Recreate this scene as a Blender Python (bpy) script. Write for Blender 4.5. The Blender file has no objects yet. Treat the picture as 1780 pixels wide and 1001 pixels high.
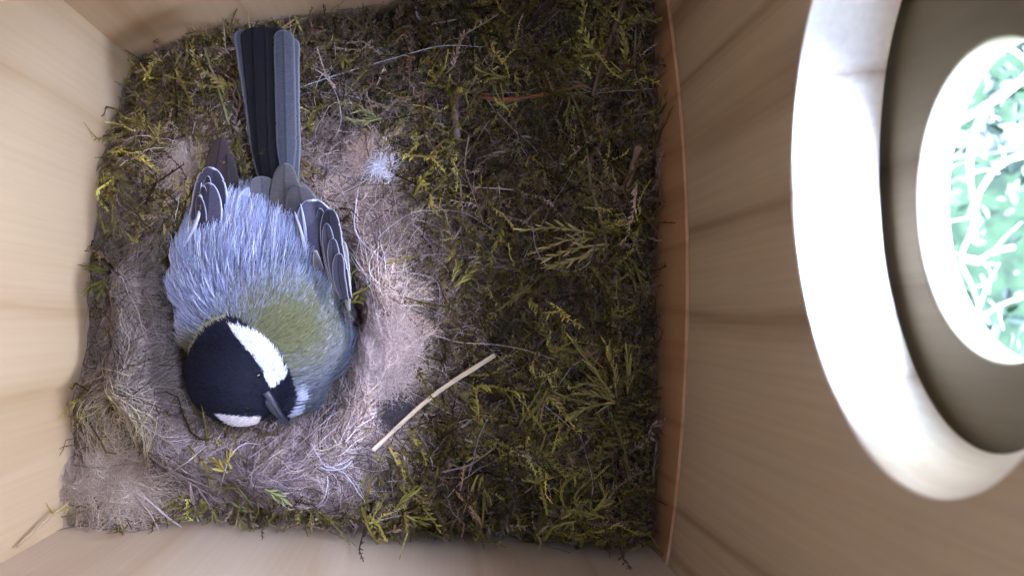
import bpy, bmesh, math, random
import numpy as np
from mathutils import Vector

# ---------------------------------------------------------------- camera, sky, sun, exposure
U = 0.011                 # metres per working unit: all lengths below are in working units
F = 1072.0                # focal length in photo pixels (photo is 1780 wide)
NX, NY = 754.0, 547.0     # the point straight below the camera, in photo pixels
H = 20.0                  # camera height above the box floor
rng = np.random.default_rng(11)
random.seed(4)
R = math.radians
sc = bpy.context.scene
col = sc.collection

cam = bpy.data.cameras.new('camera')
cam_o = bpy.data.objects.new('camera', cam)
col.objects.link(cam_o)
cam.sensor_width = 36.0
cam.lens = 36.0 * F / 1780.0
cam.shift_x = (890 - NX) / 1780.0
cam.shift_y = (NY - 500.5) / 1780.0
cam.clip_start = 0.002
cam.clip_end = 200.0
cam_o.location = (0, 0, H * U)
cam.dof.use_dof = True
cam.dof.focus_distance = 12.4 * U
cam.dof.aperture_fstop = 20.0
sc.camera = cam_o

SUN_EL, SUN_AZ = 42.0, 11.0          # degrees; azimuth counted from +X
w = bpy.data.worlds.new('World')
sc.world = w
w.use_nodes = True
nt = w.node_tree
sky = nt.nodes.new('ShaderNodeTexSky')
sky.sky_type = 'NISHITA'
sky.sun_disc = False
sky.sun_elevation = R(SUN_EL)
sky.sun_rotation = R(90 - SUN_AZ)
nt.links.new(sky.outputs[0], nt.nodes['Background'].inputs['Color'])
nt.nodes['Background'].inputs['Strength'].default_value = 0.15

sun = bpy.data.lights.new('sun', 'SUN')
sun.energy = 3.5
sun.angle = R(70)
sun.color = (0.52, 0.63, 1.0)
sun_o = bpy.data.objects.new('sun', sun)
col.objects.link(sun_o)
sd = Vector((math.cos(R(SUN_EL)) * math.cos(R(SUN_AZ)), math.cos(R(SUN_EL)) * math.sin(R(SUN_AZ)), math.sin(R(SUN_EL))))
sun_o.rotation_euler = (-sd).to_track_quat('-Z', 'Y').to_euler()
sun_o.location = sd * 2.0

vs = sc.view_settings
vs.view_transform = 'Standard'
vs.look = 'None'
vs.gamma = 1.0
vs.exposure = 5.2
sc.render.engine = 'CYCLES'
cy = sc.cycles
cy.use_denoising = True
cy.max_bounces = 10
cy.diffuse_bounces = 8
cy.glossy_bounces = 3
cy.sample_clamp_indirect = 6.0
cy.caustics_reflective = False
cy.caustics_refractive = False


# ---------------------------------------------------------------- helpers
def P(px, py, h):
    return np.array([(px - NX) * h / F, (NY - py) * h / F, H - h])


def to_px(p):
    h = H - p[..., 2]
    return NX + F * p[..., 0] / h, NY - F * p[..., 1] / h


def tag(o, label=None, cat=None, group=None, kind=None):
    if label: o['label'] = label
    if cat: o['category'] = cat
    if group: o['group'] = group
    if kind: o['kind'] = kind
    return o


def empty(name, loc, label, cat, group=None):
    o = bpy.data.objects.new(name, None)
    col.objects.link(o)
    o.empty_display_size = 0.01
    o.location = Vector([float(c) * U for c in loc])
    o['_base'] = [float(c) for c in loc]
    return tag(o, label, cat, group)


def link_mesh(name, me, mat, parent=None):
    o = bpy.data.objects.new(name, me)
    col.objects.link(o)
    if mat: me.materials.append(mat)
    if parent is not None:
        o.parent = parent
        b = root_base(parent)
        o.matrix_parent_inverse = parent_inv(parent)
    return o


def root_base(o):
    return None


def parent_inv(o):
    from mathutils import Matrix
    m = Matrix.Identity(4)
    p = o
    while p is not None:
        m = Matrix.Translation(p.location) @ m
        p = p.parent
    return m.inverted()


def np_mesh(name, verts, faces, mat, parent=None, cols=None, smooth=True, uv=None):
    """faces: (n,4) or (n,3) int array, or list of such arrays"""
    verts = np.asarray(verts, dtype=np.float64) * U
    if not isinstance(faces, list): faces = [faces]
    faces = [np.asarray(f, dtype=np.int32) for f in faces if len(f)]
    me = bpy.data.meshes.new(name)
    me.vertices.add(len(verts))
    me.vertices.foreach_set('co', verts.astype(np.float32).ravel())
    nl = sum(f.size for f in faces)
    npoly = sum(len(f) for f in faces)
    me.loops.add(nl)
    me.loops.foreach_set('vertex_index', np.concatenate([f.ravel() for f in faces]))
    me.polygons.add(npoly)
    sizes = np.concatenate([np.full(len(f), f.shape[1], np.int32) for f in faces])
    starts = np.concatenate([[0], np.cumsum(sizes)[:-1]]).astype(np.int32)
    me.polygons.foreach_set('loop_start', starts)
    me.polygons.foreach_set('use_smooth', np.full(npoly, smooth, bool))
    me.update(calc_edges=True)
    if cols is not None:
        a = me.color_attributes.new('col', 'FLOAT_COLOR', 'POINT')
        c = np.ones((len(verts), 4), np.float32)
        c[:, :3] = cols
        a.data.foreach_set('color', c.ravel())
    return link_mesh(name, me, mat, parent)


def nrm(v):
    return v / np.maximum(np.linalg.norm(v, axis=-1, keepdims=True), 1e-9)


def tubes(pts, rad, cols, sides=3):
    """pts (n,k,3), rad (n,k), cols (n,3) or (n,k,3) -> verts, faces, cols"""
    n, k, _ = pts.shape
    t = np.empty_like(pts)
    t[:, 1:-1] = pts[:, 2:] - pts[:, :-2]
    t[:, 0] = pts[:, 1] - pts[:, 0]
    t[:, -1] = pts[:, -1] - pts[:, -2]
    t = nrm(t)
    ref = nrm(rng.normal(size=(n, 1, 3)))
    a = nrm(np.cross(t, np.broadcast_to(ref, t.shape)))
    b = np.cross(t, a)
    ang = np.arange(sides) * 2 * np.pi / sides
    ca, sa = np.cos(ang), np.sin(ang)
    v = pts[:, :, None, :] + rad[:, :, None, None] * (a[:, :, None, :] * ca[None, None, :, None] + b[:, :, None, :] * sa[None, None, :, None])
    idx = np.arange(n * k * sides).reshape(n, k, sides)
    q = np.stack([idx[:, :-1, :], np.roll(idx[:, :-1, :], -1, 2), np.roll(idx[:, 1:, :], -1, 2), idx[:, 1:, :]], -1).reshape(-1, 4)
    if cols.ndim == 2: cols = np.broadcast_to(cols[:, None, :], (n, k, 3))
    c = np.repeat(cols.reshape(n * k, 3), sides, axis=0)
    return v.reshape(-1, 3), q, c


class Bag:
    """collects pieces of ONE object"""
    def __init__(s): s.v, s.q, s.t, s.c, s.n = [], [], [], [], 0
    def add(s, v, q=None, c=None, t=None):
        v = np.asarray(v, float)
        if q is not None and len(q): s.q.append(np.asarray(q) + s.n)
        if t is not None and len(t): s.t.append(np.asarray(t) + s.n)
        if c is None: c = (0.5, 0.5, 0.5)
        c = np.asarray(c, float)
        if c.ndim == 1: c = np.broadcast_to(c, (len(v), 3))
        s.v.append(v); s.c.append(c); s.n += len(v)
    def build(s, name, mat, parent=None, smooth=True):
        f = []
        if s.q: f.append(np.concatenate(s.q))
        if s.t: f.append(np.concatenate(s.t))
        return np_mesh(name, np.concatenate(s.v), f, mat, parent, np.concatenate(s.c), smooth)


def spline(pts, n):
    """Catmull-Rom through pts (m,d) -> n points"""
    pts = np.asarray(pts, float)
    m = len(pts)
    if m == 2:
        u = np.linspace(0, 1, n)[:, None]
        return pts[0] * (1 - u) + pts[1] * u
    p = np.vstack([2 * pts[0] - pts[1], pts, 2 * pts[-1] - pts[-2]])
    u = np.linspace(0, m - 1 - 1e-6, n)
    i = u.astype(int)
    f = (u - i)[:, None]
    p0, p1, p2, p3 = p[i], p[i + 1], p[i + 2], p[i + 3]
    return 0.5 * (2 * p1 + (p2 - p0) * f + (2 * p0 - 5 * p1 + 4 * p2 - p3) * f ** 2 + (3 * p1 - p0 - 3 * p2 + p3) * f ** 3)


def fnoise(x, y, seed=0, s=1.0, octs=3):
    r = np.random.default_rng(seed)
    out = np.zeros(np.shape(x))
    amp = 1.0
    for o in range(octs):
        for _ in range(4):
            a = r.uniform(0, 2 * np.pi)
            k = s * 2 ** o * r.uniform(0.7, 1.4)
            out = out + amp * np.sin(k * (np.cos(a) * x + np.sin(a) * y) + r.uniform(0, 6.28)) / 4
        amp *= 0.6
    return out


def smooth(a, b, x):
    t = np.clip((x - a) / (b - a), 0, 1)
    return t * t * (3 - 2 * t)


# ---------------------------------------------------------------- materials
def new_mat(name):
    m = bpy.data.materials.new(name)
    m.use_nodes = True
    return m, m.node_tree, m.node_tree.nodes['Principled BSDF']


def attr_mat(name, rough=0.75, spec=0.3, bump=0.0, bscale=400.0, sheen=0.0, vary=0.0, vscale=900.0):
    m, nt, b = new_mat(name)
    a = nt.nodes.new('ShaderNodeAttribute'); a.attribute_name = 'col'
    src = a.outputs['Color']
    tc = nt.nodes.new('ShaderNodeTexCoord')
    if vary:
        nz = nt.nodes.new('ShaderNodeTexNoise'); nz.inputs['Scale'].default_value = vscale; nz.inputs['Detail'].default_value = 3
        nt.links.new(tc.outputs['Object'], nz.inputs['Vector'])
        mr = nt.nodes.new('ShaderNodeMapRange')
        mr.inputs['From Min'].default_value = 0.3; mr.inputs['From Max'].default_value = 0.7
        mr.inputs['To Min'].default_value = 1 - vary; mr.inputs['To Max'].default_value = 1 + vary
        nt.links.new(nz.outputs['Fac'], mr.inputs['Value'])
        mx = nt.nodes.new('ShaderNodeMix'); mx.data_type = 'RGBA'; mx.blend_type = 'MULTIPLY'
        mx.inputs['Factor'].default_value = 1.0
        nt.links.new(src, mx.inputs['A']); nt.links.new(mr.outputs['Result'], mx.inputs['B'])
        src = mx.outputs['Result']
    nt.links.new(src, b.inputs['Base Color'])
    b.inputs['Roughness'].default_value = rough
    b.inputs['Specular IOR Level'].default_value = spec
    if sheen:
        b.inputs['Sheen Weight'].default_value = sheen
    if bump:
        nz = nt.nodes.new('ShaderNodeTexNoise'); nz.inputs['Scale'].default_value = bscale; nz.inputs['Detail'].default_value = 4
        nt.links.new(tc.outputs['Object'], nz.inputs['Vector'])
        bp = nt.nodes.new('ShaderNodeBump'); bp.inputs['Strength'].default_value = bump; bp.inputs['Distance'].default_value = 0.0006
        nt.links.new(nz.outputs['Fac'], bp.inputs['Height'])
        nt.links.new(bp.outputs['Normal'], b.inputs['Normal'])
    return m


def wood_mat(name, axis, seed, pale=(0.60, 0.43, 0.27), late=(0.36, 0.20, 0.10), scale=38.0, bend=0.25, rough=0.6):
    """axis: object axis ACROSS the grain in the board's plane; grain runs along z"""
    m, nt, b = new_mat(name)
    N = nt.nodes.new
    tc = N('ShaderNodeTexCoord')
    sep = N('ShaderNodeSeparateXYZ'); nt.links.new(tc.outputs['Object'], sep.inputs[0])
    across = sep.outputs['XYZ'.index(axis)]
    # slow wobble of the rings along the board
    mp = N('ShaderNodeMapping'); mp.inputs['Scale'].default_value = (14, 14, 5); mp.inputs['Location'].default_value = (seed, seed * 2.1, seed * .7)
    nt.links.new(tc.outputs['Object'], mp.inputs['Vector'])
    wob = N('ShaderNodeTexNoise'); wob.inputs['Scale'].default_value = 1.0; wob.inputs['Detail'].default_value = 2
    nt.links.new(mp.outputs[0], wob.inputs['Vector'])
    mul = N('ShaderNodeMath'); mul.operation = 'MULTIPLY'; mul.inputs[1].default_value = scale
    nt.links.new(across, mul.inputs[0])
    n1 = N('ShaderNodeTexNoise'); n1.noise_dimensions = '1D'; n1.inputs['Scale'].default_value = scale * .8; n1.inputs['Detail'].default_value = 1
    wofs = N('ShaderNodeMath'); wofs.operation = 'ADD'; wofs.inputs[1].default_value = seed; nt.links.new(across, wofs.inputs[0]); nt.links.new(wofs.outputs[0], n1.inputs['W'])
    m0 = N('ShaderNodeMath'); m0.operation = 'MULTIPLY_ADD'; m0.inputs[1].default_value = 1.6; nt.links.new(n1.outputs['Fac'], m0.inputs[0]); nt.links.new(mul.outputs[0], m0.inputs[2]); mul = m0
    ma = N('ShaderNodeMath'); ma.operation = 'MULTIPLY_ADD'; ma.inputs[1].default_value = bend * 8
    nt.links.new(wob.outputs['Fac'], ma.inputs[0]); nt.links.new(mul.outputs[0], ma.inputs[2])
    # one growth ring per unit: slow brightening then a darker late-wood line
    fr = N('ShaderNodeMath'); fr.operation = 'FRACT'; nt.links.new(ma.outputs[0], fr.inputs[0])
    rp = N('ShaderNodeValToRGB')
    e = rp.color_ramp.elements
    e[0].position = 0.0; e[0].color = (0.55, .55, .55, 1)
    e[1].position = 1.0; e[1].color = (0.5, .5, .5, 1)
    for pos, val in ((0.10, .05), (0.45, 0.0), (0.78, .16), (0.90, .75), (0.955, 1.0)):
        x = e.new(pos); x.color = (val, val, val, 1)
    nt.links.new(fr.outputs[0], rp.inputs['Fac'])
    # fine fibres
    mp2 = N('ShaderNodeMapping'); mp2.inputs['Scale'].default_value = (900, 900, 22)
    nt.links.new(tc.outputs['Object'], mp2.inputs['Vector'])
    fib = N('ShaderNodeTexNoise'); fib.inputs['Scale'].default_value = 1.0; fib.inputs['Detail'].default_value = 4
    nt.links.new(mp2.outputs[0], fib.inputs['Vector'])
    # blotches
    mp3 = N('ShaderNodeMapping'); mp3.inputs['Scale'].default_value = (60, 60, 18); mp3.inputs['Location'].default_value = (seed * 3, 0, 0)
    nt.links.new(tc.outputs['Object'], mp3.inputs['Vector'])
    blo = N('ShaderNodeTexNoise'); blo.inputs['Scale'].default_value = 1.0; blo.inputs['Detail'].default_value = 3
    nt.links.new(mp3.outputs[0], blo.inputs['Vector'])
    fm = N('ShaderNodeMath'); fm.operation = 'MULTIPLY'; nt.links.new(rp.outputs['Color'], fm.inputs[0]); nt.links.new(blo.outputs['Fac'], fm.inputs[1])
    f2 = N('ShaderNodeMath'); f2.operation = 'MULTIPLY_ADD'; f2.inputs[1].default_value = 0.48; nt.links.new(fib.outputs['Fac'], f2.inputs[0]); nt.links.new(fm.outputs[0], f2.inputs[2])
    f3 = N('ShaderNodeMath'); f3.operation = 'SUBTRACT'; f3.inputs[1].default_value = 0.19; f3.use_clamp = True; nt.links.new(f2.outputs[0], f3.inputs[0])
    mx = N('ShaderNodeMix'); mx.data_type = 'RGBA'
    mx.inputs['A'].default_value = (*pale, 1); mx.inputs['B'].default_value = (*late, 1)
    nt.links.new(f3.outputs[0], mx.inputs['Factor'])
    nt.links.new(mx.outputs['Result'], b.inputs['Base Color'])
    b.inputs['Roughness'].default_value = rough
    b.inputs['Specular IOR Level'].default_value = 0.25
    bp = N('ShaderNodeBump'); bp.inputs['Strength'].default_value = 0.25; bp.inputs['Distance'].default_value = 0.0002
    nt.links.new(fib.outputs['Fac'], bp.inputs['Height'])
    nt.links.new(bp.outputs['Normal'], b.inputs['Normal'])
    return m


M_wall_l = wood_mat('pine_back', 'Y', 3.1, scale=26, pale=(.59, .435, .26), late=(.42, .27, .13))
M_wall_t = wood_mat('pine_side', 'X', 7.7, scale=40, pale=(.56, .40, .23), late=(.40, .24, .11))
M_wall_b = wood_mat('pine_side_lower', 'X', 5.2, scale=34, pale=(.60, .47, .33), late=(.44, .29, .16))
M_front = wood_mat('pine_front', 'Y', 1.3, scale=42, pale=(0.55, 0.45, 0.31), late=(0.22, 0.125, 0.055), bend=0.10)
M_lip = wood_mat('pine_lip', 'Y', 9.4, pale=(0.50, 0.30, 0.16), late=(0.26, 0.13, 0.06), scale=90)
M_bore = wood_mat('pine_bore_bright', 'Y', 4.4, scale=60, pale=(0.76, 0.70, 0.60), late=(0.36, 0.24, 0.15), rough=0.36)
M_plate = wood_mat('olive_brown_plate', 'Y', 2.2, pale=(0.19, 0.168, 0.112), late=(0.11, 0.085, 0.055), scale=30)  # olive-brown wood, darker than the pine boards
M_fib = attr_mat('plant_fibre', 0.85, 0.06)
M_moss = attr_mat('moss', 0.9, 0.04)
M_hair = attr_mat('animal_hair', 0.6, 0.4)
M_bed = attr_mat('moss_bed', 1.0, 0.0, bump=0.8, bscale=900, vary=0.5, vscale=700)
M_bird = attr_mat('bird_skin', 0.85, 0.15, bump=0.3, bscale=1200)
M_plume = attr_mat('plumage', 0.6, 0.2)
M_feather = attr_mat('feather', 0.75, 0.12)
M_beak = attr_mat('beak', 0.3, 0.5)
M_eye = attr_mat('eye', 0.12, 0.5)
M_bark = attr_mat('bark', 0.8, 0.2, bump=0.5, bscale=300)
M_leaf = attr_mat('leaf', 0.5, 0.3)


# ---------------------------------------------------------------- the nest box
TL, BL, BR, TR = np.array([-7.2, 6.1]), np.array([-7.5, -4.3]), np.array([4.8, -5.15]), np.array([4.8, 7.3])
XF = 4.8                 # inner face of the front
TOP = H + 1.1            # underside of the lid
LIGHT_SLOT = (1.7, 3.2)        # gap added between the unseen lid boards to let in fill light
box = empty('nest_box', (-1.3, 0.5, 0), 'pale pine nest box holding the nest, with a wide entrance bore in its right wall', 'nest box')


def board(name, a, b, z0, z1, thick, mat, ext=(0, 0)):
    """a vertical board whose inner face runs a->b in plan; outside is to the right of a->b"""
    a, b = np.array(a, float), np.array(b, float)
    d = nrm(b - a); n = np.array([d[1], -d[0]])
    a = a - d * ext[0]; b = b + d * ext[1]
    q = [a, b, b + n * thick, a + n * thick]
    v = [[*p, z0] for p in q] + [[*p, z1] for p in q]
    f = [[3, 2, 1, 0], [4, 5, 6, 7], [0, 1, 5, 4], [1, 2, 6, 5], [2, 3, 7, 6], [3, 0, 4, 7]]
    return np_mesh(name, v, np.array(f), mat, box, smooth=False)


board('back_panel', BL, TL, 0.3, TOP, -1.6, M_wall_l, (0, 0))
board('side_panel', TL, TR, 0.3, TOP, -1.6, M_wall_t, (1.65, 0.0))
board('side_panel', BR, BL, 0.3, TOP, -1.6, M_wall_b, (0.0, 1.65))
v = [[-9.4, -7.6, -1.2], [6.1, -7.6, -1.2], [6.1, 8.8, -1.2], [-9.4, 8.8, -1.2], [-9.4, -7.6, .29], [6.1, -7.6, .29], [6.1, 8.8, .29], [-9.4, 8.8, .29]]
fbox = np.array([[3, 2, 1, 0], [4, 5, 6, 7], [0, 1, 5, 4], [1, 2, 6, 5], [2, 3, 7, 6], [3, 0, 4, 7]])
np_mesh('floor_panel', v, fbox, M_wall_b, box, smooth=False)
def lid_board(x0, x1):
    v = [[x0, -8.4, TOP + .02], [x1, -8.4, TOP + .02], [x1, 9.4, TOP + .02], [x0, 9.4, TOP + .02]]
    v = v + [[x, y, z + 1.4] for x, y, z in v]
    np_mesh('lid_board', v, fbox, M_wall_t, box, smooth=False)
lid_board(-10, LIGHT_SLOT[0])
lid_board(LIGHT_SLOT[1], 8.2)

# front: arched lower lip, then the drilled front panel on top of it
Y0, Y1 = -7.0, 8.4
def seam(y): return H - 11.67 - 0.030 * (np.asarray(y) - 0.7) ** 2
ys = np.linspace(Y0, Y1, 60)
vv, ff = [], []
prof = []
b = Bag()
zt = seam(ys) - 0.02
ring = np.stack([  # cross-section points per y : bottom in, near-top in, top in (rounded), top out, bottom out
    np.stack([np.full(60, XF), ys, np.full(60, 0.3)], -1),
    np.stack([np.full(60, XF), ys, zt - .05], -1),
    np.stack([np.full(60, XF + .05), ys, zt], -1),
    np.stack([np.full(60, XF + 1.2), ys, zt], -1),
    np.stack([np.full(60, XF + 1.2), ys, np.full(60, 0.3)], -1)], 1)
idx = np.arange(60 * 5).reshape(60, 5)
q = np.stack([idx[:-1], np.roll(idx[:-1], -1, 1), np.roll(idx[1:], -1, 1), idx[1:]], -1).reshape(-1, 4)
np_mesh('front_lip', ring.reshape(-1, 3), q, M_lip, box, smooth=False)


def oval(x, cx, cy_, rx, ry, n=240):
    """outline of a bored opening on the plane at x, as (y, z)"""
    A = np.linspace(0, 2 * np.pi, n, endpoint=False)
    px, py = cx + rx * np.cos(A), cy_ - ry * np.sin(A)
    h = F * x / (px - NX)
    return np.stack([(NY - py) * h / F, H - h], -1)


def drilled(name, x0, x1, L0, L1, outer, mat, bevel=0.08, edge_noise=0.0, inner=None):
    """a board between x0 and x1 (x0 faces the inside) with an opening that runs from outline L0 to outline L1"""
    n = len(L0)
    c = L0.mean(0)
    d = L0 - c
    r0 = np.linalg.norm(d, axis=1); u = d / r0[:, None]
    ro = np.array([outer(c, math.atan2(v[1], v[0])) for v in u])
    jit = edge_noise * fnoise(u[:, 0] * 3, u[:, 1] * 3, 5, 1.3)
    rings = []
    def put(x, yz): rings.append(np.column_stack([np.full(n, x), yz]))
    out = c + u * ro[:, None]
    put(x0, out)
    for k in (0.36, 0.06): put(x0, c + u * (r0 + bevel + (ro - r0 - bevel) * k)[:, None])
    for t in (0, .25, .5, .75): put(x0 + bevel * (1 - math.cos(t * math.pi / 2)), c + u * (r0 + bevel * (1 - math.sin(t * math.pi / 2)) + jit * (1 - t))[:, None])
    gap = .3 * bevel if inner is None else .13
    for t in (0, .25, .5, .75, 1): put(x0 + bevel + (x1 - x0 - bevel - gap) * t, L0 * (1 - t) + L1 * t + u * (edge_noise * .4 * fnoise(u[:, 0] * 4 + t, u[:, 1] * 4, 8, 1.5))[:, None])
    if inner is not None: put(x1 - gap * .7, L1 + u * .24)     # dark joint between the front and the plate
    put(x1, L1 + u * (bevel * .3 if inner is None else .24))
    put(x1, out)
    V = np.stack(rings, 0)
    k = len(rings)
    ix = np.arange(k * n).reshape(k, n)
    nx = np.roll(ix, -1, 1)
    q = np.concatenate([np.stack([ix[i], nx[i], nx[(i + 1) % k], ix[(i + 1) % k]], -1) for i in range(k)])
    o = np_mesh(name, V.reshape(-1, 3), q, mat, box, smooth=True)
    if inner is not None:                                  # smoother wood inside the bore, its brightness painted into a paler colour
        o.data.materials.append(inner)
        mi = np.zeros(k * n, np.int32); mi[3 * n:11 * n] = 1
        o.data.polygons.foreach_set('material_index', mi)
    md = o.modifiers.new('edges', 'EDGE_SPLIT'); md.split_angle = R(50)
    return o


def outer_panel(c, a):
    cs, sn = math.cos(a), math.sin(a)
    lo, hi = 0.0, 30.0
    def inside(t):
        y, z = c[0] + t * cs, c[1] + t * sn
        return Y0 < y < Y1 and z < TOP and z > float(seam(y)) + 0.02
    for _ in range(40):
        m = (lo + hi) / 2
        if inside(m): lo = m
        else: hi = m
    return lo


XB, XC = XF + 1.2, XF + 1.62
hole_a = oval(XF + .1, 1660, 290, 275, 575)
hole_b = oval(XB, 1765, 290, 220, 500)
hole_c = oval(XB, 1752, 348, 160, 283)
drilled('front_panel', XF + 0.03, XB, hole_a, hole_b, outer_panel, M_front, 0.03, 0.028, M_bore)
drilled('entrance_plate', XB + .004, XC, hole_c, hole_c.copy(), lambda c, a: 3.9, M_plate, 0.04, 0.004)

# ---------------------------------------------------------------- nest surface
CX, CY = P(452, 560, 12.8)[:2]
def cup_d(x, y):
    return np.sqrt(((x - CX) / 2.15) ** 2 + ((y - CY) / 2.4) ** 2)


def surf_h(x, y):
    u = np.clip((x + 7.3) / 12.1, 0, 1); v = np.clip((y + 4.8) / 11.2, 0, 1)
    h = (1 - u) * (1 - v) * 12.7 + u * (1 - v) * 13.1 + (1 - u) * v * 14.0 + u * v * 13.3
    h = h + .9 * np.exp(-((x + 7.2) ** 2 + (y - 6.1) ** 2) / 2.5) + .35 * smooth(3.6, 4.8, x)
    h = h + 0.9 * smooth(0.9, 0.0, y - (-4.35 - 0.069 * (x + 7.5))) * smooth(-6.8, -4.5, x) * smooth(4.2, 2.0, x)   # sinks at the near side
    yb = BL[1] + (BR[1] - BL[1]) * (x - BL[0]) / (BR[0] - BL[0]); xl = BL[0] + (TL[0] - BL[0]) * (y - BL[1]) / (TL[1] - BL[1])
    e = np.minimum(y - yb, x - xl)
    h = h + (.12 + .5 * smooth(-5.2, -4.0, x)) * smooth(.55, .0, e + .30 * fnoise(x, y, 61, 2.2, 2))
    d = cup_d(x, y)
    h = h + 1.9 * smooth(1.12, 0.55, d) - 0.80 * np.exp(-((d - 1.24) / .21) ** 2) * (1 + .4 * fnoise(x, y, 71, 2.6, 2))
    h = h - 0.22 * fnoise(x, y, 1, 1.5) - 0.22 * fnoise(x, y, 2, 4.2, 2)
    return h


def on(px, py, lift=0.0):
    h = 13.0
    for _ in range(12):
        p = P(px, py, h)
        h = 0.5 * h + 0.5 * (float(surf_h(p[0], p[1])) - lift)
    return P(px, py, h)


def in_box(x, y, m=0.12):
    yb = BL[1] + (BR[1] - BL[1]) * (x - BL[0]) / (BR[0] - BL[0])
    yt = TL[1] + (TR[1] - TL[1]) * (x - TL[0]) / (TR[0] - TL[0])
    xl = BL[0] + (TL[0] - BL[0]) * (y - BL[1]) / (TL[1] - BL[1])
    return (y > yb + m) & (y < yt - m) & (x > xl + m) & (x < XF - m)


def clampbox(p, m=0.06):
    x, y = p[..., 0], p[..., 1]
    xl = BL[0] + (TL[0] - BL[0]) * (y - BL[1]) / (TL[1] - BL[1])
    x = np.clip(x, xl + m, XF - m)
    yb = BL[1] + (BR[1] - BL[1]) * (x - BL[0]) / (BR[0] - BL[0])
    yt = TL[1] + (TR[1] - TL[1]) * (x - TL[0]) / (TR[0] - TL[0])
    y = np.clip(y, yb + m, yt - m)
    out = p.copy(); out[..., 0] = x; out[..., 1] = y
    return out


# lining zones: photo centre, radii, colour, fibre count, curl
BLOBS = [
    (230, 560, 75, 200, (.26, .22, .21), 2600, 1.0),
    (265, 700, 70, 110, (.25, .21, .20), 1500, 1.0),
    (200, 840, 120, 60, (.46, .36, .28), 3000, 1.3),
    (480, 810, 190, 65, (.27, .21, .23), 3000, 1.0),
    (660, 620, 75, 120, (.56, .455, .41), 5200, 1.5),
    (590, 740, 85, 60, (.50, .40, .40), 2400, 1.3),
    (700, 480, 60, 110, (.34, .27, .28), 1200, 1.0),
    (600, 290, 75, 70, (.42, .32, .29), 1900, 1.2),
    (650, 400, 60, 70, (.34, .25, .22), 1100, 1.1),
    (330, 290, 35, 50, (.55, .44, .37), 1400, .6),
    (680, 180, 90, 80, (.22, .19, .18), 600, 1.0),
    (760, 600, 90, 200, (.30, .25, .29), 900, .8),
    (330, 800, 60, 70, (.27, .22, .20), 1000, 1.0),
    (300, 420, 40, 80, (.17, .15, .13), 400, 1.0),
]


def lining_w(px, py):
    o = np.zeros(np.shape(px)); c = np.zeros(np.shape(px) + (3,))
    for cx, cy_, rx, ry, cc, n, k in BLOBS[:10]:
        g = np.exp(-0.9 * (((px - cx) / rx) ** 2 + ((py - cy_) / ry) ** 2) ** 1.5)
        o = o + g; c = c + g[..., None] * np.array(cc)
    c = c / np.maximum(o, 1e-4)[..., None]
    return np.clip(o, 0, 1), c


nest = empty('nest', (-1.3, 0.5, 0.3), 'mossy nest filling the box, its cup lined with grey and beige animal hair', 'nest')

# bed
gx, gy = np.meshgrid(np.linspace(-7.46, 4.74, 230), np.linspace(-5.1, 7.25, 232), indexing='xy')
pp = clampbox(np.stack([gx, gy, np.zeros_like(gx)], -1), 0.02)
hz = surf_h(pp[..., 0], pp[..., 1])
pp[..., 2] = H - hz - 0.10
pxx, pyy = to_px(pp)
lw, lc = lining_w(pxx, pyy)
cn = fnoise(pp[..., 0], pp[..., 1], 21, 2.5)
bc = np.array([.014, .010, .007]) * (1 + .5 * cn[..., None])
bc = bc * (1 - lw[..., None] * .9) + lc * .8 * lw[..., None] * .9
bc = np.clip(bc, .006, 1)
n0, n1 = pp.shape[:2]
idx = np.arange(n0 * n1).reshape(n0, n1)
q = np.stack([idx[:-1, :-1], idx[:-1, 1:], idx[1:, 1:], idx[1:, :-1]], -1).reshape(-1, 4)
# skirt to the floor so that the bed is a solid block
edge = np.concatenate([idx[0, :], idx[1:, -1], idx[-1, -2::-1], idx[-2:0:-1, 0]])
V = pp.reshape(-1, 3)
sk = V[edge].copy(); sk[:, 2] = 0.32
ne = len(edge)
ei = np.arange(ne)
qs = np.stack([edge[ei], len(V) + ei, len(V) + (ei + 1) % ne, edge[(ei + 1) % ne]], -1)
o = np_mesh('moss_bed', np.concatenate([V, sk]), [q, qs], M_bed, nest, np.concatenate([bc.reshape(-1, 3), np.full((ne, 3), .03)]))

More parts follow.
